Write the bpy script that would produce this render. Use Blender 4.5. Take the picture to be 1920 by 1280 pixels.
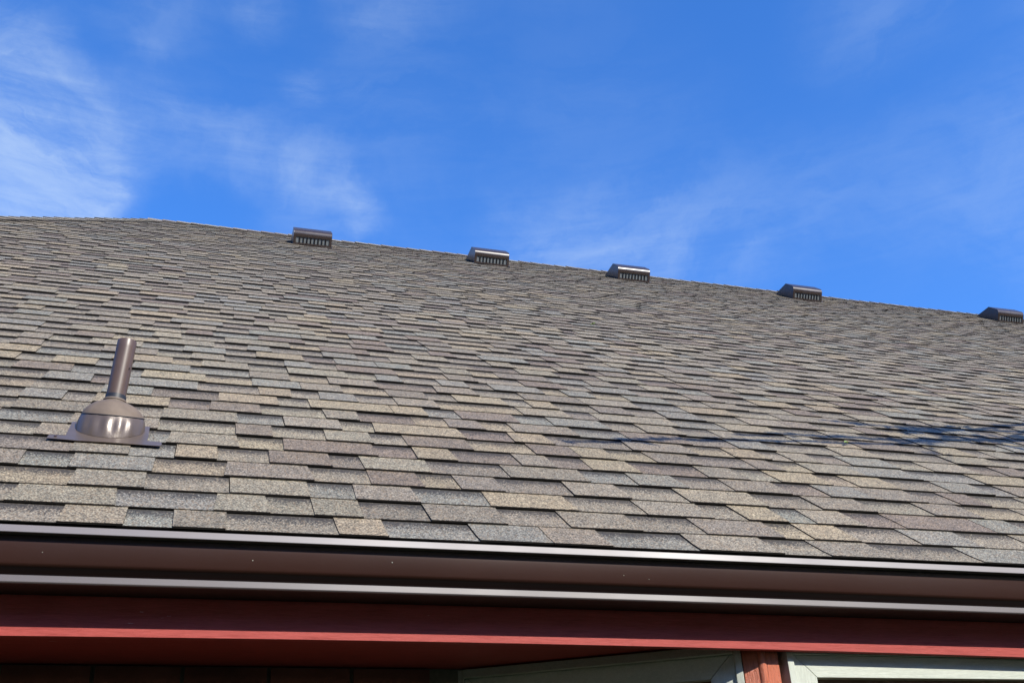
import bpy, bmesh, math, random
from mathutils import Vector, Matrix, noise
import numpy as np

for o in list(bpy.data.objects): bpy.data.objects.remove(o)
SC = bpy.context.scene
COL = SC.collection
R = math.radians

# ------------------------------------------------------------------ camera
# metres; origin = outer lip of the gutter in front of the photographer, X along the eave, Y into the house, Z up
RIGHT = Vector((0.95957697, -0.27708722, -0.04934272))
DOWN = Vector((0.09138179, 0.47255601, -0.87655016))
FWD = Vector((0.26619804, 0.83660832, 0.4787746))
CAM = Vector((0.0, -2.3574, -0.7973))
cd = bpy.data.cameras.new('camera'); cam = bpy.data.objects.new('camera', cd); COL.objects.link(cam)
M = Matrix((RIGHT, -DOWN, -FWD)).transposed().to_4x4(); M.translation = CAM
cam.matrix_world = M
cd.sensor_width = 36; cd.lens = 38.03; cd.clip_start = 0.05; cd.clip_end = 3000
SC.camera = cam
GROUND = -2.42
PITCH = 0.665489
CT, ST = math.cos(PITCH), math.sin(PITCH)
UPS = Vector((0, CT, ST)); NRM = Vector((0, -ST, CT))

# ------------------------------------------------------------------ light
SUN_EL, SUN_AZ = R(36.0), R(25.0)          # azimuth measured from -Y towards +X
SDIR = Vector((math.cos(SUN_EL)*math.sin(SUN_AZ), -math.cos(SUN_EL)*math.cos(SUN_AZ), math.sin(SUN_EL)))
sd = bpy.data.lights.new('sun', 'SUN'); sd.energy = 4.8; sd.angle = R(0.53); sd.color = (1.0, 0.95, 0.85)
sun = bpy.data.objects.new('sun', sd); COL.objects.link(sun)
sun.rotation_euler = SDIR.to_track_quat('Z', 'Y').to_euler()
SC.view_settings.view_transform = 'Standard'; SC.view_settings.look = 'None'
SC.view_settings.exposure = 0.40; SC.view_settings.gamma = 1.0; SC.view_settings.use_curve_mapping = False

W = bpy.data.worlds.new('World'); SC.world = W; W.use_nodes = True
nt = W.node_tree; nt.nodes.clear()
def N(t, **k):
    n = nt.nodes.new(t)
    for a, b in k.items(): setattr(n, a, b)
    return n
def L(a, b): nt.links.new(a, b)
def Mth(op, a, b=None, c=None, clamp=False):
    n = N('ShaderNodeMath', operation=op); n.use_clamp = clamp
    for i, v in enumerate((a, b, c)):
        if v is None: continue
        if isinstance(v, (int, float)): n.inputs[i].default_value = v
        else: L(v, n.inputs[i])
    return n.outputs[0]
out = N('ShaderNodeOutputWorld'); bg = N('ShaderNodeBackground'); bg.inputs[1].default_value = 0.15
sky = N('ShaderNodeTexSky', sky_type='NISHITA'); sky.sun_disc = False
sky.sun_elevation = SUN_EL; sky.sun_rotation = math.atan2(SDIR.x, SDIR.y)
sky.air_density = 1.0; sky.dust_density = 0.45; sky.ozone_density = 3.0; sky.altitude = 300
hs = N('ShaderNodeHueSaturation'); hs.inputs['Saturation'].default_value = 1.28; hs.inputs['Value'].default_value = 1.25
L(sky.outputs[0], hs.inputs['Color'])
wb = N('ShaderNodeMix', data_type='RGBA', blend_type='MULTIPLY'); wb.inputs[0].default_value = 1; wb.inputs[7].default_value = (1.02, 1.0, 1.26, 1); L(hs.outputs[0], wb.inputs[6])
tc = N('ShaderNodeTexCoord')
def pxdir(x, y):
    return (FWD + RIGHT*((x-960)/2028.4) + DOWN*((y-640)/2028.4)).normalized()
# cirrus: patches in fixed sky directions, broken up by a fibrous noise
patches = [(-10, 230, .075, .8), (60, 260, .065, .95), (30, 130, .05, .2), (110, 340, .06, .8), (150, 375, .03, .6), (-30, 350, .09, .8),
           (250, 240, .05, .34), (380, 265, .045, .36), (480, 285, .04, .34), (570, 320, .035, .36), (635, 370, .025, .42), (672, 425, .024, .5), (560, 415, .05, .2),
           (270, 95, .02, .2), (575, 160, .022, .3), (490, 0, .03, .4), (300, 5, .05, .16), (730, -5, .05, .3), (20, 25, .05, .05),
           (960, 440, .04, .3), (1060, 455, .05, .36), (1180, 450, .06, .4), (1320, 450, .06, .3), (1450, 410, .07, .2), (1650, 370, .08, .16), (1850, 330, .08, .2),
           (1560, 60, .05, .14), (1680, 20, .05, .16), (1100, 300, .12, .12), (700, 230, .1, .15), (-350, 300, .16, .6), (-500, 0, .15, .4), (2300, 300, .16, .4), (2500, -200, .2, .4),
           (900, -500, .2, .4), (200, -500, .18, .3)]
# the rest of the sky carries the same sort of thin cirrus
wn = N('ShaderNodeTexNoise'); wn.inputs['Scale'].default_value = 7; wn.inputs['Detail'].default_value = 6; wn.inputs['Roughness'].default_value = .6
L(tc.outputs['Generated'], wn.inputs['Vector'])
w1 = N('ShaderNodeVectorMath', operation='SUBTRACT'); L(wn.outputs['Color'], w1.inputs[0]); w1.inputs[1].default_value = (.5, .5, .5)
w2 = N('ShaderNodeVectorMath', operation='MULTIPLY_ADD'); L(w1.outputs[0], w2.inputs[0]); w2.inputs[1].default_value = (.10, .10, .10); L(tc.outputs['Generated'], w2.inputs[2])
acc = None
for x, y, r, w in patches:
    d = pxdir(x, y)
    vm = N('ShaderNodeVectorMath', operation='DISTANCE'); L(w2.outputs[0], vm.inputs[0]); vm.inputs[1].default_value = d
    mr = N('ShaderNodeMapRange', interpolation_type='SMOOTHERSTEP'); L(vm.outputs['Value'], mr.inputs[0])
    mr.inputs[1].default_value = r*1.55; mr.inputs[2].default_value = 0; mr.inputs[3].default_value = 0; mr.inputs[4].default_value = w
    acc = mr.outputs[0] if acc is None else Mth('ADD', acc, mr.outputs[0])
def skynoise(scl, rot, scale, detail, rough, dist, warp=True):
    mp = N('ShaderNodeMapping'); mp.inputs['Scale'].default_value = scl; mp.inputs['Rotation'].default_value = rot
    L(w2.outputs[0] if warp else tc.outputs['Generated'], mp.inputs[0])
    n = N('ShaderNodeTexNoise'); n.inputs['Scale'].default_value = scale; n.inputs['Detail'].default_value = detail
    n.inputs['Roughness'].default_value = rough; n.inputs['Distortion'].default_value = dist
    L(mp.outputs[0], n.inputs['Vector']); return n.outputs[0]
nA = skynoise((1, 1, 2.6), (R(15), R(-25), 0), 5.0, 9, .6, 1.1)
nB = skynoise((1.0, 1.0, 7.0), (R(8), R(24), R(10)), 10.0, 9, .66, .5, warp=False)
wide = skynoise((1, 1, 1.8), (0, R(10), 0), 2.2, 4, .5, .4)
acc = Mth('MINIMUM', acc, 1.0)
fib = Mth('ADD', Mth('MULTIPLY', nA, .7), Mth('MULTIPLY', nB, .3))
mr = N('ShaderNodeMapRange', interpolation_type='SMOOTHSTEP'); L(fib, mr.inputs[0]); mr.inputs[1].default_value = .34; mr.inputs[2].default_value = .64
mrw = N('ShaderNodeMapRange', interpolation_type='SMOOTHSTEP'); L(wide, mrw.inputs[0]); mrw.inputs[1].default_value = .42; mrw.inputs[2].default_value = .75; mrw.inputs[4].default_value = .16
dens = Mth('MULTIPLY', Mth('ADD', acc, mrw.outputs[0]), Mth('ADD', Mth('MULTIPLY', mr.outputs[0], .8), .2))
dens = Mth('MULTIPLY', dens, .47, clamp=True)
mix = N('ShaderNodeMix', data_type='RGBA'); L(dens, mix.inputs[0]); L(wb.outputs[2], mix.inputs[6]); mix.inputs[7].default_value = (3.7, 4.5, 5.3, 1)
L(mix.outputs[2], bg.inputs[0]); L(bg.outputs[0], out.inputs[0])

# ------------------------------------------------------------------ materials
def new_mat(name):
    m = bpy.data.materials.new(name); m.use_nodes = True
    global nt
    nt = m.node_tree
    b = nt.nodes['Principled BSDF']
    return m, b
def noise_node(scale, detail=4, rough=.55, vec=None, dist=0):
    n = N('ShaderNodeTexNoise'); n.inputs['Scale'].default_value = scale; n.inputs['Detail'].default_value = detail
    n.inputs['Roughness'].default_value = rough; n.inputs['Distortion'].default_value = dist
    if vec is not None: L(vec, n.inputs['Vector'])
    return n.outputs[0]
def ramp(fac, stops):
    r = N('ShaderNodeValToRGB'); L(fac, r.inputs[0]); e = r.color_ramp.elements
    while len(e) < len(stops): e.new(.5)
    for i, (p, c) in enumerate(stops): e[i].position = p; e[i].color = (*c, 1)
    return r.outputs[0]
def mixc(f, a, b, mode='MIX'):
    n = N('ShaderNodeMix', data_type='RGBA', blend_type=mode)
    for s, v in ((0, f), (6, a), (7, b)):
        if isinstance(v, (int, float)): n.inputs[s].default_value = v
        elif isinstance(v, tuple): n.inputs[s].default_value = (*v, 1)
        else: L(v, n.inputs[s])
    return n.outputs[2]
def objco(scale=(1, 1, 1)):
    t = N('ShaderNodeTexCoord'); mp = N('ShaderNodeMapping'); mp.inputs['Scale'].default_value = scale
    L(t.outputs['Object'], mp.inputs[0]); return mp.outputs[0]
def bump(b, h, strength, dist):
    n = N('ShaderNodeBump'); n.inputs['Strength'].default_value = strength; n.inputs['Distance'].default_value = dist
    L(h, n.inputs['Height']); L(n.outputs[0], b.inputs['Normal'])

def mat_shingle():
    m, b = new_mat('asphalt_shingle')
    v = objco()
    at = N('ShaderNodeAttribute', attribute_name='tint')
    uv = N('ShaderNodeUVMap', uv_map='UVMap'); sp = N('ShaderNodeSeparateXYZ'); L(uv.outputs[0], sp.inputs[0])
    vo = N('ShaderNodeTexVoronoi'); vo.inputs['Scale'].default_value = 330; L(v, vo.inputs['Vector'])
    sx = N('ShaderNodeSeparateColor'); L(vo.outputs['Color'], sx.inputs[0])
    g = ramp(sx.outputs[0], [(0, (.22, .22, .22)), (.25, (.52, .51, .50)), (.5, (1.0, .99, .97)), (.78, (1.36, 1.34, 1.30)), (.95, (2.2, 2.16, 2.06))])
    fine = ramp(noise_node(900, 2, .7, v), [(.25, (.72, .72, .72)), (.75, (1.28, 1.28, 1.28))])
    blotch = ramp(noise_node(28, 4, .6, v), [(.3, (.88, .88, .89)), (.7, (1.12, 1.11, 1.09))])
    big = ramp(noise_node(.9, 3, .5, v), [(.3, (.93, .93, .94)), (.7, (1.06, 1.06, 1.05))])
    c = mixc(1.0, at.outputs['Color'], g, 'MULTIPLY'); c = mixc(1.0, c, fine, 'MULTIPLY')
    # stray warm granules
    c = mixc(Mth('MULTIPLY', Mth('GREATER_THAN', sx.outputs[1], Mth('SUBTRACT', 1.12, Mth('MULTIPLY', noise_node(14, 3, .55, v), .62))), .45), c, (.30, .20, .11))
    c = mixc(1.0, c, blotch, 'MULTIPLY'); c = mixc(1.0, c, big, 'MULTIPLY')
    # printed dark granule band along the top of the lower-lying pieces (ragged edge)
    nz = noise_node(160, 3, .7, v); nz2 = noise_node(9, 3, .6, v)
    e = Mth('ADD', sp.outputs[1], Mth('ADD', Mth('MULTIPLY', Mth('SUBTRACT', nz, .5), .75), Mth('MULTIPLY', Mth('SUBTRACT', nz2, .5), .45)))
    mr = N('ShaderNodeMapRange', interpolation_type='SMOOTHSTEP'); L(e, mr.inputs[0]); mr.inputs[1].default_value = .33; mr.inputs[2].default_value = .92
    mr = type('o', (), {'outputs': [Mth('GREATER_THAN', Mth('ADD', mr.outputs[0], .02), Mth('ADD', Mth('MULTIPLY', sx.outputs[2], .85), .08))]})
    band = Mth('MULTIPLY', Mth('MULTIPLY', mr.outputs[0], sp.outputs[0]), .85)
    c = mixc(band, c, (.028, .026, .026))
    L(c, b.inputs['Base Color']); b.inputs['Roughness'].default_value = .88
    b.inputs['Specular IOR Level'].default_value = .3
    bump(b, Mth('ADD', Mth('MULTIPLY', vo.outputs['Distance'], -.6), noise_node(700, 2, .6, v)), .55, .0012)
    return m
def mat_plain(name, col, rough=.6, metal=0.0, spec=.5, var=.15, nscale=30, bmp=0, bscale=60, bdist=.001, stretch=(1, 1, 1), coat=0):
    m, b = new_mat(name); v = objco(stretch)
    n = noise_node(nscale, 5, .6, v)
    lo = tuple(x*(1-var) for x in col); hi = tuple(min(1, x*(1+var)) for x in col)
    L(ramp(n, [(.3, lo), (.7, hi)]), b.inputs['Base Color'])
    L(ramp(noise_node(nscale*.37, 4, .6, v), [(.3, (rough*.85,)*3), (.7, (min(1, rough*1.15),)*3)]), b.inputs['Roughness'])
    b.inputs['Metallic'].default_value = metal; b.inputs['Specular IOR Level'].default_value = spec
    b.inputs['Coat Weight'].default_value = coat; b.inputs['Coat Roughness'].default_value = .2
    if bmp: bump(b, noise_node(bscale, 6, .65, v), bmp, bdist)
    return m
MS = mat_shingle()
M_EDGE = mat_plain('cut_asphalt_edge', (.022, .020, .018), .9, spec=.15, var=.4, nscale=200)
def mat_wood(name, col, dark, rough, flecks=None, axis=(2.5, 30, 30), bd=.0012, bs=.7, fl_thr=.72, spec=.2):
    m, b = new_mat(name); v = objco(axis); v1 = objco()
    g = noise_node(6, 8, .68, v, .4)
    c = ramp(g, [(.28, dark), (.5, col), (.78, tuple(min(1, x*1.18) for x in col))])
    fine = noise_node(22, 6, .7, v, .2)
    c = mixc(.35, c, mixc(1.0, c, ramp(fine, [(.3, (.5, .5, .5)), (.7, (1.3, 1.3, 1.3))]), 'MULTIPLY'))
    if flecks:
        f = noise_node(5, 7, .7, v, .3); f2 = noise_node(2.3, 3, .5, v1)
        k = Mth('MULTIPLY', Mth('GREATER_THAN', f, fl_thr-.08), Mth('GREATER_THAN', f2, .54))
        c = mixc(k, c, flecks)
    L(c, b.inputs['Base Color']); b.inputs['Roughness'].default_value = rough; b.inputs['Specular IOR Level'].default_value = spec
    bump(b, Mth('ADD', g, Mth('MULTIPLY', fine, .6)), bs, bd)
    return m
M_RED = mat_wood('barn_red_paint', (.36, .066, .056), (.28, .042, .035), .55, flecks=(.60, .40, .38), fl_thr=.77)
M_STAIN = mat_wood('stained_wood', (.50, .145, .075), (.27, .060, .028), .30, axis=(34, 34, 3), bd=.003, bs=.9, spec=.5)
M_CREAM = mat_wood('cream_paint', (.50, .53, .455), (.43, .46, .39), .55, axis=(3, 40, 40), bd=.0006, bs=.4)
M_CREAMV = mat_wood('cream_paint_vertical', (.50, .53, .455), (.43, .46, .39), .55, axis=(40, 40, 3), bd=.0006, bs=.4)
M_BROWN = mat_plain('brown_aluminium', (.032, .0125, .0088), .35, spec=.32, var=.08, nscale=3, bmp=.03, bscale=8)
M_BEAD = mat_plain('glint_toned_brown_bead', (.105, .090, .089), .46, spec=.5, var=.06, nscale=4, bmp=.04, bscale=10)  # paler than the gutter face: sun highlight along the bead put into the colour
M_LIP = mat_plain('glint_toned_brown_edge', (.150, .132, .134), .48, spec=.65, var=.06, nscale=4, bmp=.04, bscale=10)  # sun glint along the lip painted in as a light base tone
M_INNER = mat_plain('gutter_inside', (.03, .02, .018), .6)
M_VENT = mat_plain('bronze_vent_metal', (.042, .029, .023), .31, metal=.0, coat=.0, spec=.5, var=.12, nscale=18, bmp=.12, bscale=14, bdist=.002)
M_SCREEN = None
def mat_screen():
    m, b = new_mat('galvanised_insect_screen'); v = objco((1, 1, 1))
    w = noise_node(260, 3, .7, v)
    L(ramp(w, [(.35, (.07, .075, .07)), (.65, (.25, .265, .25))]), b.inputs['Base Color']); b.inputs['Roughness'].default_value = .5; b.inputs['Metallic'].default_value = .3
    return m
M_SCREEN = mat_screen()
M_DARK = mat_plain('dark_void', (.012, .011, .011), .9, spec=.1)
M_PIPE = mat_plain('painted_brown_pipe', (.095, .060, .042), .42, spec=.55, var=.18, nscale=26, bmp=.25, bscale=40, bdist=.0008, stretch=(1, 1, .4))
M_FLASH = mat_plain('bronze_flashing', (.120, .090, .068), .32, metal=.15, spec=.6, var=.12, nscale=14, bmp=.35, bscale=9, bdist=.006)
M_BOOT = mat_plain('weathered_boot_collar', (.150, .112, .080), .68, var=.16, nscale=30, bmp=.2, bscale=60)
M_RUBBER = mat_plain('black_seal', (.02, .022, .026), .5)
M_LEAF = mat_plain('fresh_leaf', (.34, .50, .13), .5, var=.2)
M_TLEAF = mat_plain('tree_leaf', (.05, .10, .03), .5, var=.4, nscale=4)
M_BARK = mat_plain('tree_bark', (.12, .09, .07), .9, var=.4, nscale=12, bmp=.8, bscale=20, bdist=.01, stretch=(1, 1, .3))
M_LAWN = mat_plain('lawn_grass', (.020, .030, .011), .95, spec=.1, var=.5, nscale=3, bmp=.8, bscale=80, bdist=.03)
M_BRICK = mat_plain('dark_red_brick', (.16, .065, .045), .9, var=.45, nscale=5, bmp=.6, bscale=90, bdist=.002)
M_MORTAR = mat_plain('mortar', (.17, .165, .13), .95, var=.25, nscale=60, bmp=.4, bscale=90, bdist=.002)
M_DECK = mat_plain('roof_deck_felt', (.012, .012, .012), .95, spec=.1)
m, b = new_mat('window_glass'); b.inputs['Base Color'].default_value = (.03, .025, .02, 1); b.inputs['Roughness'].default_value = .04; b.inputs['Specular IOR Level'].default_value = .6
M_GLASS = m
M_SASH = mat_plain('brown_sash_wood', (.13, .06, .025), .5, var=.3, nscale=20, stretch=(.2, 3, 3))

# ------------------------------------------------------------------ mesh helpers
def link(name, verts, faces, mat, parent=None, smooth=False, bevel=0, **props):
    me = bpy.data.meshes.new(name); me.from_pydata([tuple(v) for v in verts], [], faces); me.update()
    mats = mat if isinstance(mat, (list, tuple)) else [mat]
    for mm in mats: me.materials.append(mm)
    bm = bmesh.new(); bm.from_mesh(me); bmesh.ops.recalc_face_normals(bm, faces=bm.faces)
    if bevel: bmesh.ops.bevel(bm, geom=list(bm.edges), offset=bevel, segments=2, affect='EDGES', profile=.6)
    bm.to_mesh(me); bm.free()
    if smooth:
        me.polygons.foreach_set('use_smooth', [True]*len(me.polygons))
        try: me.set_sharp_from_angle(angle=R(38))
        except Exception: pass
    o = bpy.data.objects.new(name, me); COL.objects.link(o)
    if parent is not None: o.parent = parent
    for k, v in props.items(): o[k] = v
    return o
def empty(name, loc, label, cat, group=None):
    o = bpy.data.objects.new(name, None); COL.objects.link(o); o.location = loc; o['label'] = label; o['category'] = cat
    o.empty_display_size = .1
    if group: o['group'] = group
    return o
class MB:
    def __init__(s): s.v = []; s.f = []
    def box8(s, p):
        n = len(s.v); s.v += [Vector(q) for q in p]
        s.f += [tuple(n+i for i in q) for q in ((0,1,2,3),(4,7,6,5),(0,4,5,1),(1,5,6,2),(2,6,7,3),(3,7,4,0))]
    def box(s, lo, hi):
        x0,y0,z0 = lo; x1,y1,z1 = hi
        s.box8([(x0,y0,z0),(x1,y0,z0),(x1,y1,z0),(x0,y1,z0),(x0,y0,z1),(x1,y0,z1),(x1,y1,z1),(x0,y1,z1)])
    def grid(s, rows, close=False):
        n = len(s.v); w = len(rows[0])
        for r in rows: s.v += [Vector(q) for q in r]
        for i in range(len(rows)-1):
            for j in range(w if close else w-1):
                j2 = (j+1) % w
                s.f.append((n+i*w+j, n+i*w+j2, n+(i+1)*w+j2, n+(i+1)*w+j))
    def tube(s, pts, rad, seg=10, cap=True):
        rows = []
        up = Vector((0, 0, 1))
        for i, p in enumerate(pts):
            p = Vector(p); t = (Vector(pts[min(i+1, len(pts)-1)])-Vector(pts[max(i-1, 0)])).normalized()
            a = t.cross(up if abs(t.z) < .95 else Vector((1, 0, 0))).normalized(); c = t.cross(a)
            r = rad[i] if isinstance(rad, (list, tuple)) else rad
            rows.append([p+(a*math.cos(2*math.pi*k/seg)+c*math.sin(2*math.pi*k/seg))*r for k in range(seg)])
        n = len(s.v); s.grid(rows, True)
        if cap:
            s.f.append(tuple(range(n, n+seg))); m_ = n+(len(pts)-1)*seg; s.f.append(tuple(range(m_, m_+seg)))
    def make(s, name, mat, parent=None, **k): return link(name, s.v, s.f, mat, parent, **k)
def rp(u, s, w=0.0):                        # roof coordinates: along the eave, up the slope, off the surface
    return Vector((u, 0, 0))+UPS*s+NRM*w
RND = random.Random(11)

# ================================================================== the house
house = empty('house', (4, 4, GROUND), 'brick house with a blended grey and tan shingle hip roof and dark red eave boards', 'house')
XL, XR = -7.0, 15.5
HX, HS, HM = -0.69, 9.50, 1.34          # ridge end, slope length to ridge, hip plan slope
RIDGE = rp(0, HS)
hl = house.location
def hv(p): return Vector(p)-hl           # house children live in the house's own space
def hlink(name, mb, mat, parent=house, **k):
    o = link(name, mb.v, mb.f, mat, parent, **k)
    # geometry is written in world metres: cancel the parent's offset
    if parent is house: o.location = -hl
    return o

def hip_u(s):                            # x of the left hip at slope distance s
    return HX-(HS-s)*CT/HM

# roof deck (closed solid: front, back, hip end)
E0 = .03
A = rp(hip_u(E0), E0, -.012); B = rp(XR, E0, -.012); Cc = rp(XR, HS, -.012); D = rp(HX, HS, -.012)
yb = 2*RIDGE.y
Bb = Vector((XR, yb-B.y, B.z)); Ab = Vector((A.x, yb-A.y, A.z))
deck = MB(); deck.v = [A, B, Cc, D, Bb, Ab]
deck.f = [(0, 1, 2, 3), (3, 2, 4, 5), (0, 3, 5), (1, 4, 2), (0, 5, 4, 1)]
deck = hlink('roof', deck, M_DECK)

# --- shingles -------------------------------------------------------
e = .143
TONES = [((.226, .193, .130), 15),   # tan
         ((.166, .168, .142), 20),   # blue grey
         ((.136, .114, .092), 13),   # mauve brown
         ((.188, .172, .130), 28),   # grey beige
         ((.168, .152, .118), 17),   # grey brown
         ((.200, .180, .130), 8),    # light beige
         ((.150, .135, .108), 9)]
def tone(r):
    c = r.choices([t[0] for t in TONES], [t[1] for t in TONES])[0]
    c = tuple(x*.84+m_*.16 for x, m_ in zip(c, (.180, .164, .126)))
    k = 1.02*r.uniform(.93, 1.07); return tuple(x*k*q*r.uniform(.985, 1.015) for x, q in zip(c, (1.0, .982, .995)))
tabs = []       # (u0b,u1b,u0t,u1t,s0,s1,raised,colour)
NC = int((HS-.012)/e)+1
cuts = [(-.25, .665, .30)]      # (u, s of lower flange edge) handled by the flashing lying over its course
for k in range(NC):
    s0 = .004 if k == 0 else k*e-.002
    s1 = min((k+1)*e, HS)
    r = random.Random(1000+k*7)
    u = hip_u(s0)-r.uniform(.05, .3)
    raised = r.random() < .5
    shleft = r.uniform(.3, 1.0); wob = r.uniform(-.0022, .0022); tilt = r.uniform(-.0015, .0015)
    after = False
    while u < XR:
        w = r.uniform(.105, .255) if raised else r.uniform(.085, .235)
        if r.random() < .06: w *= 1.3
        seam = False
        if shleft-w < .05:
            seam = True
        u1 = u+w
        tp = r.uniform(-.004, .010) if raised and not seam and not after else 0
        after = seam
        tabs.append([u, u1, s0+wob, s1, raised, tone(r), r.uniform(-.0006, .0009), seam, tp, k, r.uniform(-.0015, .0015)])
        shleft -= w; u = u1
        if seam:
            shleft = 1.0; wob = r.uniform(-.0022, .0022)
            u += .0022
            raised = (r.random() < .5) if r.random() < .6 else not raised
        else:
            raised = not raised
def tab_geo(t):
    u0, u1, s0, s1, raised, col, jw, seam, tp, k, su = t
    top = s1+.018
    if not raised: s0 += .0012; u0 -= .014; u1 += .014*(not seam)
    hl_, hr_ = hip_u(s0), hip_u(top)
    if u1 <= hl_: return None
    a0, a1 = max(u0, hl_), min(u1, XR)
    b0, b1 = max(u0+tp, hr_), min(u1-tp, XR)
    if a1-a0 < .01: return None
    b0 = min(max(b0, a0-1), b1-.001)
    thick = .0052 if raised else .0030
    wt = .0072 if raised else .0040            # top at butt
    sl = -.0060/e                              # surface slope (wedge)
    th = 0.0
    ss = [s0, s0+.05, top] if k == 0 else [s0, top]
    def w(s):
        x = wt+jw+sl*(s-s0)
        if k == 0: x += .004*max(0, 1-(s-s0)/.1)**2
        return x
    vs, fs, ed = [], [], []
    for i, s in enumerate(ss):
        f = (s-s0)/(top-s0)
        l = a0+(b0-a0)*f; rr = a1+(b1-a1)*f
        jj = su if i == 0 else 0
        vs += [rp(l, s, w(s)), rp(rr, s+jj, w(s)), rp(rr, s+jj, w(s)-thick), rp(l, s, w(s)-thick)]
    q = len(ss)
    for i in range(q-1):
        o = i*4
        fs += [(o, o+1, o+5, o+4), (o+1, o+2, o+6, o+5), (o, o+4, o+7, o+3)]; ed += [0, 1, 1]
    fs.append((0, 3, 2, 1)); ed.append(1)
    uv = [min(1.0, (s-s0)/(s1-s0)) for s in ss for _ in range(4)]
    return vs, fs, uv, ed
def screen(p):
    q = p-CAM; z = q.dot(FWD)
    if z <= 0: return None
    return (q.dot(RIGHT)/z*1082+512, q.dot(DOWN)/z*1082+341)
def tab_area(t):
    u0, u1, s0, s1 = t[:4]
    P = [screen(rp(a, b)) for a, b in ((u0, s0), (u1, s0), (u1, s1), (u0, s1))]
    if any(p is None for p in P): return 0
    cx = sum(p[0] for p in P)/4; cy = sum(p[1] for p in P)/4
    if not (-20 < cx < 1044 and 0 < cy < 690): return 0
    return abs(sum(P[i][0]*P[(i+1) % 4][1]-P[(i+1) % 4][0]*P[i][1] for i in range(4)))/2
def paint(me, cols, uvs):
    me.uv_layers.new(name='UVMap'); me.color_attributes.new('tint', 'FLOAT_COLOR', 'CORNER')
    uvl = me.uv_layers['UVMap']; ca = me.color_attributes['tint']
    idx = np.empty(len(me.loops), int); me.loops.foreach_get('vertex_index', idx)
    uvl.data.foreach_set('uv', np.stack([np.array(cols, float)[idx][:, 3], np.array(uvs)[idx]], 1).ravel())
    ca.data.foreach_set('color', np.array(cols, float)[idx].ravel())
def raw(name, vs, fs, cols, uvs, parent, edges=None, **props):
    me = bpy.data.meshes.new(name); me.from_pydata([tuple(v) for v in vs], [], fs); me.materials.append(MS); me.materials.append(M_EDGE); me.update()
    if edges: me.polygons.foreach_set('material_index', edges)
    paint(me, cols, uvs)
    o = bpy.data.objects.new(name, me); COL.objects.link(o); o.parent = parent
    for k_, v_ in props.items(): o[k_] = v_
    return o
tabs.sort(key=tab_area, reverse=True)
near, far = tabs[:300], tabs[300:]
for t in near:
    g = tab_geo(t)
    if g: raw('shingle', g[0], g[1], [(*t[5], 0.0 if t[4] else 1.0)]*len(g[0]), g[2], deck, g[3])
V, F, Cl, U, ED = [], [], [], [], []
for t in far:
    g = tab_geo(t)
    if not g: continue
    n = len(V); V += g[0]; F += [tuple(i+n for i in f) for f in g[1]]; U += g[2]; ED += g[3]; Cl += [(*t[5], 0.0 if t[4] else 1.0)]*len(g[0])
raw('shingle_courses', V, F, Cl, U, deck, ED, kind='stuff')

# ridge and hip caps: folded shingles overlapping along the line
def caps(name, P0, P1, side_a, side_b, n, expo, seed, hwid=.13):
    r = random.Random(seed); ax = (P1-P0).normalized()
    for i in range(n):
        c = P0+ax*(i*expo); col = tone(r); l = expo+.05
        hw = hwid+r.uniform(-.006, .006); lift = .024+r.uniform(-.002, .003); sk = r.uniform(-.004, .004)
        vs = []
        for f, z in ((0, lift), (1, lift-.010)):
            for sgn, d in ((1, side_a), (0, None), (-1, side_b)):
                p = c+ax*(l*f)
                p = p+Vector((0, 0, z)) if d is None else p+d*(hw+sk*sgn)+Vector((0, 0, z-.002))
                vs.append(p)
        k = len(vs); vs += [v-Vector((0, 0, .017)) for v in vs]
        fs = [(0, 1, 4, 3), (1, 2, 5, 4), (6, 9, 10, 7), (7, 10, 11, 8), (0, 6, 7, 1), (1, 7, 8, 2), (0, 3, 9, 6), (2, 8, 11, 5), (3, 4, 10, 9), (4, 5, 11, 10)]
        raw(name, vs, fs, [(*col, 0.0)]*len(vs), [0.3]*len(vs), deck, [0]*2+[1]*2+[1]*6)
RP0 = rp(HX, HS, 0)
back = Vector((0, CT, -ST))
caps('ridge_cap', RP0+Vector((-.06, 0, 0)), rp(XR, HS), -UPS, back, 113, .143, 5)
HB = rp(hip_u(0.03), 0.03, 0)
hipax = (RP0-HB).normalized()
sideA = (NRM.cross(hipax)).normalized()
if sideA.x < 0: sideA = -sideA
endn = Vector((-HM*ST/CT, 0, 1)).normalized()
sideB = endn.cross(hipax).normalized()
if sideB.x > 0: sideB = -sideB
nh = int((RP0-HB).length/.143)
caps('hip_cap', HB, RP0, sideA, sideB, nh, .143, 9, .19)

# --- eave carpentry -------------------------------------------------
def xs_list(): return [XL+.2]+[-2.5+.125*i for i in range(61)]+[8, 11, XR-.1]
def bow(x, k): return -k*min(1.9, abs(x-.5))**2
def strip(prof, k):
    rows = []
    for x in xs_list():
        rows.append([(x, y, z+bow(x, k)) for y, z in prof])
    return rows
FY = .115; FB = -.198
mb = MB(); rr = strip([(FY, FB), (FY, -.02), (FY+.02, -.02), (FY+.02, FB)], .0045)
mb.grid([r+[r[0]] for r in rr]); fascia = hlink('fascia_board', mb, M_RED)
mb = MB(); rr = strip([(FY+.02, -.160), (.56, -.160), (.56, -.172), (FY+.02, -.172)], 0)
mb.grid([r+[r[0]] for r in rr]); soffit = hlink('soffit', mb, M_RED)

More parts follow.
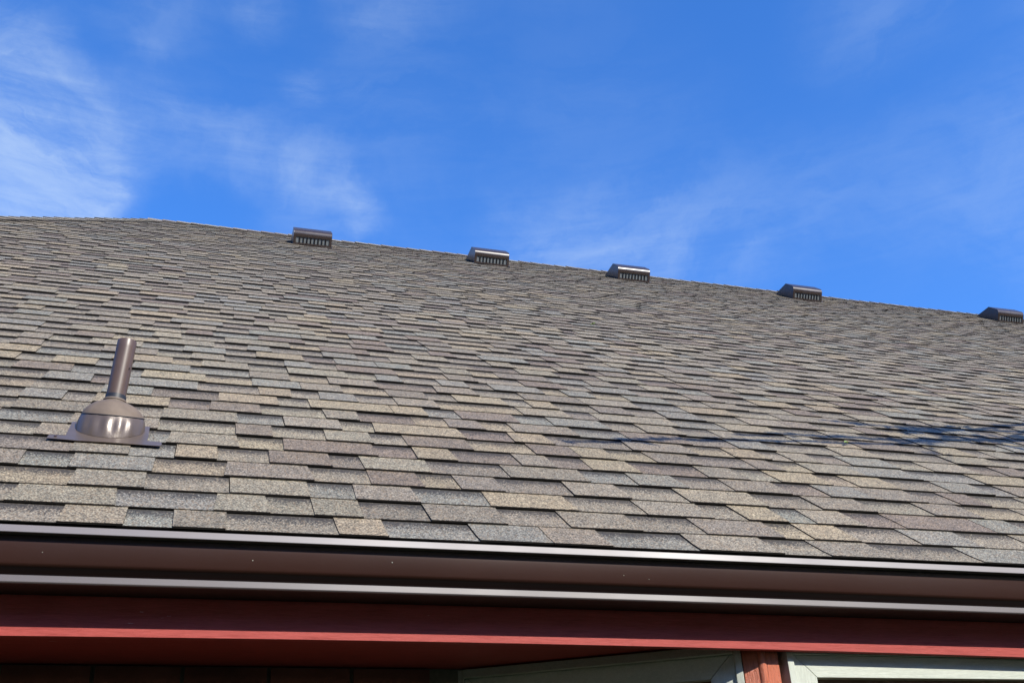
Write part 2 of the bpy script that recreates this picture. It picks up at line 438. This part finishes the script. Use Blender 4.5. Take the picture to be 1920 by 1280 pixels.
# --- walls ----------------------------------------------------------
WY = .50
wall = MB(); WT = -.174
wall.box((XL+.9, WY+.012, GROUND), (XR-.4, WY+.24, WT))
wall.box((XL+.9, yb-WY-.2, GROUND), (XR-.4, yb-WY, WT)); wall.box((XL+.7, WY, GROUND), (XL+.9, yb-WY, WT)); wall.box((XR-.4, WY, GROUND), (XR-.2, yb-WY, WT))
wall = hlink('wall', wall, M_MORTAR)
# bricks: the rows the eye can reach are separate pieces, the rest one part
bw, bh, bj = .200, .060, .010
rest = MB(); cnt = 0
for row in range(31):
    z1 = WT-.004-row*(bh+bj); z0 = z1-bh
    if z0 < GROUND: break
    x = XL+.92-(row % 2)*.105
    while x < XR-.5:
        x1 = x+bw; dy = RND.uniform(-.002, .002)
        inbay = x1 > .70 and x < 3.6
        if not inbay:
            if row < 5 and -1.3 < x < .7:
                q = MB(); q.box((x, WY+dy, z0), (x1, WY+.02, z1)); link('brick', q.v, q.f, M_BRICK, wall)
            else: rest.box((x, WY+dy, z0), (x1, WY+.02, z1))
        x = x1+bj
link('brickwork', rest.v, rest.f, M_BRICK, wall, kind='stuff')

# --- bay window -----------------------------------------------------
BA = R(27.5)
bay = bpy.data.objects.new('bay_window', None); COL.objects.link(bay); bay.parent = house; bay.location = Vector((1.42, .155, GROUND))-hl
bl = Vector((1.42, .155, GROUND))
def blink(name, mb, mat, **k):
    return link(name, [Vector(v)-bl for v in mb.v], mb.f, mat, bay, **k)
C0 = Vector((1.42, .149, 0)); DQ = Vector((-math.cos(BA), math.sin(BA), 0)); NQ = Vector((-math.sin(BA), -math.cos(BA), 0))
DF = Vector((1, 0, 0)); NF = Vector((0, -1, 0))
TOPZ = -.174; BOTZ = -1.45
def panel_board(name, origin, d, n, pts, out, inn, mat, bevel=.0015):
    # pts: outline (q,z) extruded from depth inn (behind) to out (proud of the plane)
    mb = MB(); k = len(pts)
    mb.v = [origin+d*q+Vector((0, 0, z))+n*out for q, z in pts]+[origin+d*q+Vector((0, 0, z))+n*inn for q, z in pts]
    mb.f = [tuple(range(k)), tuple(range(2*k-1, k-1, -1))]+[(i, (i+1) % k, k+(i+1) % k, k+i) for i in range(k)]
    return blink(name, mb, mat, bevel=bevel)
def rect(q0, q1, z0, z1): return [(q0, z0), (q1, z0), (q1, z1), (q0, z1)]
# front panel: q along +X from the corner
def window_panel(o, d, n, q0, q1, side):
    # outer bead, flat mitred frame with a sunk inner edge, brown sash, glass
    zt = TOPZ-.003; zi = -.262 if not side else -.256; zo = -.205
    fw = .082 if not side else .083
    a, b_ = q0, q1
    panel_board('frame_bead', o, d, n, rect(a, a+.018, BOTZ, zt), .006, -.05, M_CREAMV)
    panel_board('frame_bead', o, d, n, rect(b_-.018, b_, BOTZ, zt), .006, -.05, M_CREAMV)
    # stiles with a mitred top end
    m0 = a+.027
    panel_board('window_stile', o, d, n, [(a+.0175, BOTZ+.082), (a+fw, BOTZ+.082), (a+fw, zi), (m0, zi+(a+fw-m0)), (a+.0175, zi+(a+fw-m0))], -.003, -.06, M_CREAMV)
    m1 = b_-.027
    panel_board('window_stile', o, d, n, [(b_-.0175, BOTZ+.082), (b_-.0175, zi+(m1-b_+fw)), (m1, zi+(m1-b_+fw)), (b_-fw, zi), (b_-fw, BOTZ+.082)], -.003, -.06, M_CREAMV)
    g = .0012
    panel_board('window_rail', o, d, n, [(a+fw+g, zi), (b_-fw-g, zi), (m1-g, zi+(m1-b_+fw)), (m0+g, zi+(a+fw-m0))], -.003, -.06, M_CREAM)
    panel_board('window_rail', o, d, n, rect(a+.0175, b_-.0175, BOTZ, BOTZ+.08), -.003, -.06, M_CREAM)
    # head mouldings above the rail
    top = zi+(a+fw-m0)
    panel_board('head_moulding', o, d, n, rect(a+.019, b_-.019, top+.001, zt), .004 if not side else .012, -.06, M_CREAM)
    # brown sash and pane
    s0, s1, sz0, sz1 = a+fw-.004, b_-fw+.004, BOTZ+.076, zi+.004
    panel_board('sash', o, d, n, rect(s0, s1, sz1-.045, sz1), -.03, -.055, M_SASH)
    panel_board('sash', o, d, n, rect(s0, s1, sz0, sz0+.045), -.03, -.055, M_SASH)
    panel_board('sash', o, d, n, rect(s0, s0+.04, sz0+.046, sz1-.046), -.03, -.055, M_SASH)
    panel_board('sash', o, d, n, rect(s1-.04, s1, sz0+.046, sz1-.046), -.03, -.055, M_SASH)
    panel_board('pane', o, d, n, rect(s0+.03, s1-.03, sz0+.03, sz1-.03), -.042, -.046, M_GLASS, bevel=0)
window_panel(C0, DF, NF, .065, 1.35, False)
window_panel(C0, DQ, NQ, .055, .80, True)
C1 = Vector((1.42+1.42, .149, 0)); DQ2 = Vector((math.cos(BA), math.sin(BA), 0)); NQ2 = Vector((math.sin(BA), -math.cos(BA), 0))
window_panel(C1, DQ2, NQ2, .055, .80, True)
for (o, q) in ((C0, 1), (C1, -1)):
    dF = DF*q; dS = DQ if q == 1 else DQ2; nS = NQ if q == 1 else NQ2
    # front leaf, side leaf and a rounded corner bead: rough stained timber
    panel_board('corner_post', o, dF, NF, rect(.009, .044, BOTZ, TOPZ-.001), -.003, -.05, M_STAIN, bevel=.002)
    panel_board('corner_post', o, dS, nS, rect(.009, .053, BOTZ, TOPZ-.001), -.003, -.05, M_STAIN, bevel=.002)
    mb = MB(); c = o+Vector((0, .012, 0)); mb.tube([c+Vector((0, 0, BOTZ)), c+Vector((0, 0, TOPZ-.002))], .0125, 14)
    blink('corner_bead', mb, M_STAIN, smooth=True)
mb = MB(); q2 = C0+DQ*.83; q3 = C1+DQ2*.83
base = [C0+Vector((.03, .06, 0)), C1+Vector((-.03, .06, 0)), q3+Vector((0, .03, 0)), q2+Vector((0, .03, 0))]
mb.v = [p+Vector((0, 0, GROUND)) for p in base]+[p+Vector((0, 0, BOTZ+.01)) for p in base]; mb.f = [(0, 1, 2, 3), (4, 5, 6, 7)]+[(i, (i+1) % 4, 4+(i+1) % 4, 4+i) for i in range(4)]
blink('bay_base', mb, M_BRICK)
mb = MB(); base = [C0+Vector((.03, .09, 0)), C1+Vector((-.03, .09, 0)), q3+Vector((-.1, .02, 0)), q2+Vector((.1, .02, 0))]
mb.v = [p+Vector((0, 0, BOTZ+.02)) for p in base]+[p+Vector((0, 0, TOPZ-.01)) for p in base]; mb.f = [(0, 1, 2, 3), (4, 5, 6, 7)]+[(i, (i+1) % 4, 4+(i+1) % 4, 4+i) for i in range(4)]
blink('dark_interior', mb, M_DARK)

# ================================================================== gutter
gut = empty('gutter', (4, 0, -.11), 'dark brown metal gutter running along the eave above the red fascia board', 'gutter')
gl = gut.location
def gpart(name, prof, mat, smooth=True, close=False, k=.0018):
    rows = []
    for x in xs_list(): rows.append([Vector((x, y, z+bow(x, k)))-gl for y, z in prof])
    mb = MB(); mb.grid(rows); return link(name, mb.v, mb.f, mat, gut, smooth=smooth)
def arc(cy, cz, r, a0, a1, n):
    return [(cy+r*math.cos(R(a0+(a1-a0)*i/n)), cz+r*math.sin(R(a0+(a1-a0)*i/n))) for i in range(n+1)]
# rolled lip, slightly leaning back so it faces the sky
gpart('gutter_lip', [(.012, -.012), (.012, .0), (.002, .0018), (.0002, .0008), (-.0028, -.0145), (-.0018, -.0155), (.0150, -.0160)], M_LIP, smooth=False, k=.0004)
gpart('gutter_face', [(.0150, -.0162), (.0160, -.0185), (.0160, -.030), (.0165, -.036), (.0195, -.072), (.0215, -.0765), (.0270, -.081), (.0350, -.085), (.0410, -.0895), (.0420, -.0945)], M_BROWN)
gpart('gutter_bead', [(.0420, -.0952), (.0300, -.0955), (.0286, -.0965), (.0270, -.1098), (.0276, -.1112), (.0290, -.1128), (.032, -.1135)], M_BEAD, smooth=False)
gpart('gutter_trough', [(.032, -.1136), (.1135, -.1136), (.1135, -.005), (.1115, -.005), (.1115, -.1110), (.033, -.1110), (.0435, -.0945), (.0425, -.089), (.0365, -.083), (.0230, -.0755), (.0210, -.06), (.0175, -.016), (.0130, -.012)], M_INNER, smooth=False)
# specks of splashed grit on the gutter's face
for i, (x, z) in enumerate([(.13, -.052), (1.005, -.055), (1.07, -.062), (.44, -.045), (-.3, -.05)]):
    mb = MB(); rr_ = .0009+.0005*(i % 3 == 0); c = Vector((x, .0158+(-.036-z)*.083, z+bow(x, .0018)))-gl
    rows = [[c+Vector((rr_*math.cos(a)*math.sin(t), -rr_*.6*math.cos(t), rr_*math.sin(a)*math.sin(t))) for a in [k*math.pi/3 for k in range(6)]] for t in (.05, .6, 1.1, 1.57)]
    mb.grid(rows, True); link('grit_speck', mb.v, mb.f, M_CREAM, gut)

# ================================================================== roof louvres
def make_vent(u, label, twist=0.0):
    base_s = 8.44
    root = empty('roof_vent', rp(u+.17, base_s, 0), label, 'roof vent', 'metal box vents in a row below the ridge')
    root.rotation_euler = Matrix((Vector((1, 0, 0)), UPS, NRM)).transposed().to_euler()
    return root
VW, = (.368,)
def vent_parts(root):
    h = VW/2
    # side profile in (s, w)
    prof = [(.018, .085), (.020, .100), (.026, .116), (.036, .130), (.050, .139), (.066, .144), (.215, .152), (.405, .004)]
    mb = MB(); rows = [[Vector((x, s, w)) for s, w in prof] for x in (-h, -h+.004, 0, h-.004, h)]
    mb.grid(rows)
    link('hood', mb.v, mb.f, M_VENT, root, smooth=True)
    for sg in (-1, 1):
        pts = [(.0, .004)]+[(.018, .085)]+prof[1:]
        mb = MB(); k = len(pts); x0, x1 = sg*(h-.0015), sg*(h+.002)
        mb.v = [Vector((x0, s, w-.0005)) for s, w in pts]+[Vector((x1, s, w+.001)) for s, w in pts]
        mb.f = [tuple(range(k)), tuple(range(k, 2*k))]+[(i, (i+1) % k, k+(i+1) % k, k+i) for i in range(k)]
        link('side_panel', mb.v, mb.f, M_VENT, root)
    # front: frame, bars, screen
    def front(x0, x1, t0, t1, off, th):
        a = Vector((0, .0, .004)); dd = Vector((0, .018, .081)); nn = Vector((0, -.976, .217))
        P = []
        for o in (off, off-th):
            for x, t in ((x0, t0), (x1, t0), (x1, t1), (x0, t1)): P.append(Vector((x, 0, 0))+a+dd*t+nn*o)
        m_ = MB(); m_.box8(P); return m_
    f = front(-h+.002, h-.002, 0, .20, .002, .006); link('sill', f.v, f.f, M_VENT, root)
    f = front(-h+.002, h-.002, .93, 1.04, .002, .006); link('head', f.v, f.f, M_VENT, root)
    for x in (-h+.002, h-.022): f = front(x, x+.020, .21, .92, .002, .006); link('jamb', f.v, f.f, M_VENT, root)
    n = 9; x0, x1 = -h+.022, h-.022; p = (x1-x0)/n
    for i in range(1, n):
        f = front(x0+p*i-.0058, x0+p*i+.0058, .21, .92, .001, .005); link('bar', f.v, f.f, M_DARK, root)
    f = front(x0, x1, .20, .93, -.006, .002); link('screen', f.v, f.f, M_SCREEN, root)
    # flange: thin sheet under the shingles at the sides, over them in front
    mb = MB(); mb.box((-h-.008, -.040, .0085), (h+.008, .05, .0100)); link('flange', mb.v, mb.f, M_VENT, root)
def copy_tree(o, parent=None):
    c = o.copy(); COL.objects.link(c); c.parent = parent
    for ch in [q for q in bpy.data.objects if q.parent is o]: copy_tree(ch, c)
    return c
VS = [(.675, 8.42, 'leftmost bronze box vent below the ridge, its left side barely showing'),
      (2.545, 8.62, 'second bronze box vent from the left, a narrow dark side showing'),
      (4.15, 8.64, 'bronze box vent in the middle of the row of five under the ridge'),
      (6.31, 8.70, 'bronze box vent second from the right in the row, with a wide black shaded side'),
      (9.24, 8.88, 'bronze box vent cut off by the right edge of the photo, furthest down the ridge')]
v0 = None
for i, (u, s, lab) in enumerate(VS):
    if v0 is None:
        v0 = make_vent(u, lab); vent_parts(v0); v = v0
    else:
        v = copy_tree(v0)
    v['label'] = lab; v.location = rp(u+VW/2, s, 0)
    v.rotation_euler = (v0.rotation_euler[0], v0.rotation_euler[1], v0.rotation_euler[2]+R((0, .4, -.3, .5, -.4)[i]))

# ================================================================== plumbing vent pipe
PB = rp(-.252, .815, 0)
pv = empty('vent_pipe', PB, 'brown plumbing vent pipe rising from a domed metal flashing low on the shingle roof', 'vent pipe')
def pl(name, mb, mat, **k): return link(name, [Vector(v)-PB for v in mb.v], mb.f, mat, pv, **k)
AX = Vector((.060, -.03, 1)).normalized()
# flashing plate: T shape, lower lip wide, rest tucked under the shingles
mb = MB()
def plate(pts, w0, w1):
    n = len(mb.v); k = len(pts)
    mb.v += [rp(-.252+a, b, w1+c) for a, b, c in pts]+[rp(-.252+a, b, w0+c) for a, b, c in pts]
    mb.f += [tuple(n+i for i in range(k)), tuple(n+k+i for i in range(k-1, -1, -1))]+[(n+i, n+(i+1) % k, n+k+(i+1) % k, n+k+i) for i in range(k)]
plate([(-.148, .668, .0), (-.07, .660, 0), (.0, .659, .001), (.08, .659, 0), (.142, .656, .0005), (.146, .672, .0005), (.143, .698, .0), (.105, .703, 0), (.106, .735, 0), (.102, .86, 0), (-.108, .86, 0), (-.106, .735, 0), (-.104, .705, 0), (-.146, .700, .001)], .0080, .0093)
pl('flashing_plate', mb, M_FLASH)
# dome
T = PB+Vector((.000, -.006, .076))
a1 = AX.cross(Vector((0, 1, 0))).normalized(); a2 = AX.cross(a1)
SEG = 72
def domepoint(f, k, puck=0):
    an = 2*math.pi*k/SEG
    base_ = rp(-.252+.092*math.cos(an), .815-.0+.096*math.sin(an)-.012, .010)
    r_top = .0335
    # matching direction on the collar circle
    hd = (Vector((math.cos(an), 0, 0))+Vector((0, 1, 0))*math.sin(an)); hd = (hd-AX*hd.dot(AX)).normalized()
    top_ = T+hd*r_top
    H_ = 1-math.cos(f*math.pi/2*.97); V_ = math.sin(f*math.pi/2)
    dv = top_-base_; ax_ = AX*dv.dot(AX); ho = dv-ax_
    p = base_+ho*H_+ax_*V_
    outd = (hd+AX*.55).normalized()
    if puck:
        fr = max(0, -math.sin(an))**3
        p = p-outd*(.0030*fr*math.sin(an*16)*math.exp(-((f-.18)/.12)**2))
    return p
mb = MB(); rows = []
for i in range(15):
    f = .36*(i/14); rows.append([domepoint(f, k, 1) for k in range(SEG)])
mb.grid(rows, True); pl('lower_dome', mb, M_FLASH, smooth=True)
mb = MB(); rows = []
cen = lambda f: PB.lerp(T, f)
for i in range(12):
    f = .352+.648*(i/11)
    row = [domepoint(f, k) for k in range(SEG)]
    if i == 0: row = [p+(p-cen(.4)).normalized()*.0005 for p in row]
    else: row = [p+(p-cen(.4)).normalized()*.0018 for p in row]
    rows.append(row)
rows.insert(0, [p-(p-cen(.4)).normalized()*.004 for p in rows[0]])
mb.grid(rows, True); pl('upper_boot', mb, M_BOOT, smooth=True)
mb = MB(); ringpts = [domepoint(.352, k)+(domepoint(.352, k)-cen(.4)).normalized()*.0012 for k in range(0, SEG+1, 2)]
mb.tube(ringpts, .0014, 6, cap=False); pl('seam', mb, M_RUBBER, smooth=True)
mb = MB(); mb.tube([T-AX*.006, T+AX*.002, T+AX*.0025, T+AX*.010, T+AX*.0105, T+AX*.016], [.0365, .0365, .033, .033, .0345, .0320], 40); pl('collar', mb, M_BOOT, smooth=True)
mb = MB(); mb.tube([T+AX*.016, T+AX*.030], [.0292, .0290], 40); pl('seal_band', mb, M_RUBBER, smooth=True)
PL_ = .196; mb = MB()
rows = []
def ring(c, r): return [c+(a1*math.cos(2*math.pi*k/40)+a2*math.sin(2*math.pi*k/40))*r for k in range(40)]
P0 = T+AX*.012
for t, r_ in ((0, .0272), (.05, .0272), (.11, .0272), (.17, .0272), (PL_-.002, .0272), (PL_, .0265), (PL_, .0240), (PL_-.06, .0240)): rows.append(ring(P0+AX*t, r_))
mb.grid(rows, True); pl('pipe', mb, M_PIPE, smooth=True)
mb = MB(); mb.tube([P0+AX*.1, P0+AX*.102], .0238, 30); pl('pipe_bore', mb, M_DARK)
# nick in the pipe's right side
c = P0+AX*.118+a1*.0 
cr = (RIGHT-AX*RIGHT.dot(AX)).normalized(); 
mb = MB(); c = P0+AX*.105+(cr*.9-FWD*.43).normalized()*.0268
mb.box8([c+cr*a+AX*b_+FWD*d for a, b_, d in ((-.004, -.002, -.001), (.002, -.001, -.001), (.002, -.001, .006), (-.004, -.002, .006), (-.003, .003, -.001), (.002, .006, -.001), (.002, .006, .006), (-.003, .003, .006))])
pl('paint_chip', mb, M_DARK)
# nail on the flange tip
mb = MB(); c = rp(-.252-.128, .685, .0115); mb.tube([c, c+NRM*.0015], .004, 10); pl('nail_head', mb, M_PIPE)

# ================================================================== small leaf on the shingles
mb = MB(); c = rp(2.437, 1.329, .012)
LE = bpy.data.objects.new
pts = []
rows = []
for i in range(7):
    f = i/6; w_ = .009*math.sin(math.pi*min(1, f*.94+.03)); x = -.018+.036*f
    rows.append([Vector((x*.9, x*.3-w_, .006*math.sin(f*3)+.004)), Vector((x*.9, x*.3, .003*math.sin(f*3))), Vector((x*.9, x*.3+w_, .005+.004*f))])
mb.grid(rows); mb2 = MB(); mb.v = [Vector(v) for v in mb.v]
low = [v-Vector((0, 0, .0006)) for v in mb.v]; nV = len(mb.v); mb.f += [tuple(i+nV for i in reversed(f)) for f in mb.f]; mb.v += low
lf = link('leaf', mb.v, mb.f, M_LEAF, None, smooth=True, label='tiny bright green leaf lying on the shingles just below the branch shadow', category='leaf'); lf.location = c
lf.rotation_euler = (R(38), 0, R(20))
mb = MB()
rows = [[v+Vector((0, 0, 0)) for v in r_] for r_ in rows]
mb.grid(rows); nV = len(mb.v); mb.f += [tuple(i+nV for i in reversed(f)) for f in mb.f]; mb.v += [v-Vector((0, 0, .0006)) for v in mb.v]
lf2 = link('leaf', mb.v, mb.f, M_LEAF, None, smooth=True, label='minute yellow-green leaf scrap caught on the upper shingles right of centre', category='leaf')
lf2.location = rp(2.40, 4.34, .012); lf2.rotation_euler = (R(38), 0, R(-40))

# ================================================================== ground and the tree whose branch shades the roof
mb = MB(); S_ = 1200; rows = []
for i in range(25): rows.append([Vector((-S_+2*S_*i/24, -S_+2*S_*j/24, GROUND)) for j in range(25)])
mb.grid(rows); link('lawn', mb.v, mb.f, M_LAWN, None, kind='structure')

tree = empty('tree', (10.5, -4.6, GROUND), 'leafy tree in the yard whose branch throws a streaky shadow on the roof', 'tree')
tl = tree.location
def shade(u, s, t): return rp(u, s, 0)+SDIR*t
tr = random.Random(4)
trunk = MB(); trunk.tube([Vector(p)-tl for p in ((10.5, -4.6, GROUND), (10.45, -4.5, -.5), (10.3, -4.3, 1.2), (10.35, -4.4, 3.0), (10.6, -4.6, 5.0))], [.19, .15, .13, .10, .05], 12)
tk = trunk.make('trunk', M_BARK, tree, smooth=True)
leaf = MB()
def twig(mb_, pts, r0, r1, leaves=0, spread=.05, size=.03):
    n = len(pts); mb_.tube([Vector(p)-tl for p in pts], [r0+(r1-r0)*i/(n-1) for i in range(n)], 6)
    for i in range(leaves):
        f = tr.random()**.8*(n-1); a = int(min(f, n-2)); p = Vector(pts[a]).lerp(Vector(pts[a+1]), f-a)
        p = p+Vector((tr.gauss(0, spread), tr.gauss(0, spread), tr.gauss(0, spread)))
        d = Vector((tr.gauss(0, 1), tr.gauss(0, 1), tr.gauss(0, .6))).normalized(); w = d.cross(Vector((tr.gauss(0, 1), tr.gauss(0, 1), tr.gauss(0, 1)))).normalized()
        L_ = size*tr.uniform(.7, 1.4); k = len(leaf.v); p -= tl
        leaf.v += [p-d*L_, p+w*L_*.42, p+d*L_, p-w*L_*.42]; leaf.f.append((k, k+1, k+2, k+3))
limb = MB()
TD = 3.0
def line(u0, s0, u1, s1, t0, t1, n=8, wig=.02):
    return [shade(u0+(u1-u0)*i/(n-1), s0+(s1-s0)*i/(n-1)+tr.uniform(-wig, wig), t0+(t1-t0)*i/(n-1)) for i in range(n)]
# main limb from the trunk out to the tip
twig(limb, [Vector((10.33, -4.35, 1.9)), Vector((8.6, -2.9, 2.5)), shade(6.0, 2.05, TD)], .06, .035)
def spray(pts, r0, r1, leaves, spread, size, t=TD):
    P = [shade(u, s_, t+tr.uniform(-.05, .05)) for u, s_ in pts]; Q = []
    for a, b_ in zip(P[:-1], P[1:]): Q += [a.lerp(b_, k/3) for k in range(3)]
    twig(limb, Q+[P[-1]], r0, r1, leaves, spread, size)
spray([(6.0, 2.15), (5.0, 2.0), (4.2, 1.86), (3.4, 1.66)], .035, .026, 110, .028, .045)
spray([(3.4, 1.66), (2.9, 1.53), (2.57, 1.48), (2.28, 1.46), (1.96, 1.37)], .024, .009, 60, .016, .04)
spray([(3.0, 1.56), (2.73, 1.42), (2.24, 1.34), (1.94, 1.28), (1.6, 1.21), (1.47, 1.15), (1.18, 1.07)], .017, .011, 58, .011, .04)
spray([(4.6, 2.1), (3.76, 1.92), (3.36, 1.85), (2.93, 1.77), (2.6, 1.80)], .022, .009, 60, .016, .04)
spray([(3.5, 1.95), (3.24, 1.84), (3.08, 1.58), (2.92, 1.48), (2.82, 1.27)], .010, .006, 60, .032, .035)
spray([(3.1, 1.72), (3.33, 1.63), (3.46, 1.47)], .016, .012, 24, .016, .035)
spray([(3.9, 2.0), (3.5, 1.72), (3.15, 1.6)], .012, .008, 110, .04, .035)
spray([(4.4, 1.9), (3.8, 1.62), (3.5, 1.5)], .012, .008, 40, .03, .035)
spray([(3.2, 1.8), (2.95, 1.7)], .01, .008, 70, .035, .035)
spray([(4.5, 2.4), (3.96, 2.13), (3.4, 1.85), (2.93, 1.66)], .020, .012, 50, .016, .04)
lb = limb.make('limb', M_BARK, tree, smooth=True)
# crown further out in the yard, clear of the view
for j in range(9):
    a = j*.7; h0 = 2.4+.3*j
    q = Vector((10.4, -4.45, h0)); tip = q+Vector((1.2+1.0*math.cos(a), -.8+1.3*math.sin(a), .5+.25*tr.random()))
    m2 = MB(); n_ = 6; pts = [q.lerp(tip, i/(n_-1))+Vector((0, 0, .12*math.sin(i))) for i in range(n_)]
    twig(m2, pts, .04, .01, 260, .28, .05); m2.make('limb', M_BARK, tree, smooth=True)
link('foliage', leaf.v, leaf.f, M_TLEAF, tree, kind='stuff')

# ================================================================== unseen trees added behind the camera to block low sky light
def sky_block_tree(x, y, h, w, seed, lab):
    r = random.Random(seed); t = empty('tree', (x, y, GROUND), lab, 'tree', 'unseen trees added to block low sky light')
    m2 = MB(); m2.tube([Vector((0, 0, 0)), Vector((.05, 0, h*.3)), Vector((0, .1, h*.75))], [.22, .18, .06], 10); m2.make('trunk', M_BARK, t, smooth=True)
    V, F = [], []
    lob = [(Vector((r.uniform(-.55, .55)*w, r.uniform(-.5, .5)*w, h*r.uniform(.25, .8))), w*r.uniform(.35, .6)) for _ in range(16)]
    for _ in range(2600):
        c, q = r.choice(lob); d = Vector((r.gauss(0, 1), r.gauss(0, 1), r.gauss(0, 1))).normalized()
        p = c+d*q*r.uniform(.6, 1.05); a = Vector((r.gauss(0, 1), r.gauss(0, 1), r.gauss(0, 1))).normalized(); b_ = a.cross(d).normalized(); z = r.uniform(.14, .3)
        k = len(V); V += [p-a*z, p+b_*z*.6, p+a*z, p-b_*z*.6]; F.append((k, k+1, k+2, k+3))
    link('crown', V, F, M_TLEAF, t)
for i in range(16):
    a = R(-84+i*11.2); d = 17.0+(i*5 % 3)*.9
    sky_block_tree(1+d*math.sin(a), -1.0-d*math.cos(a), 11.4+(i*37 % 5)*.35, 3.7, 50+i, 'round leafy tree added out of view opposite the house to block low sky light')
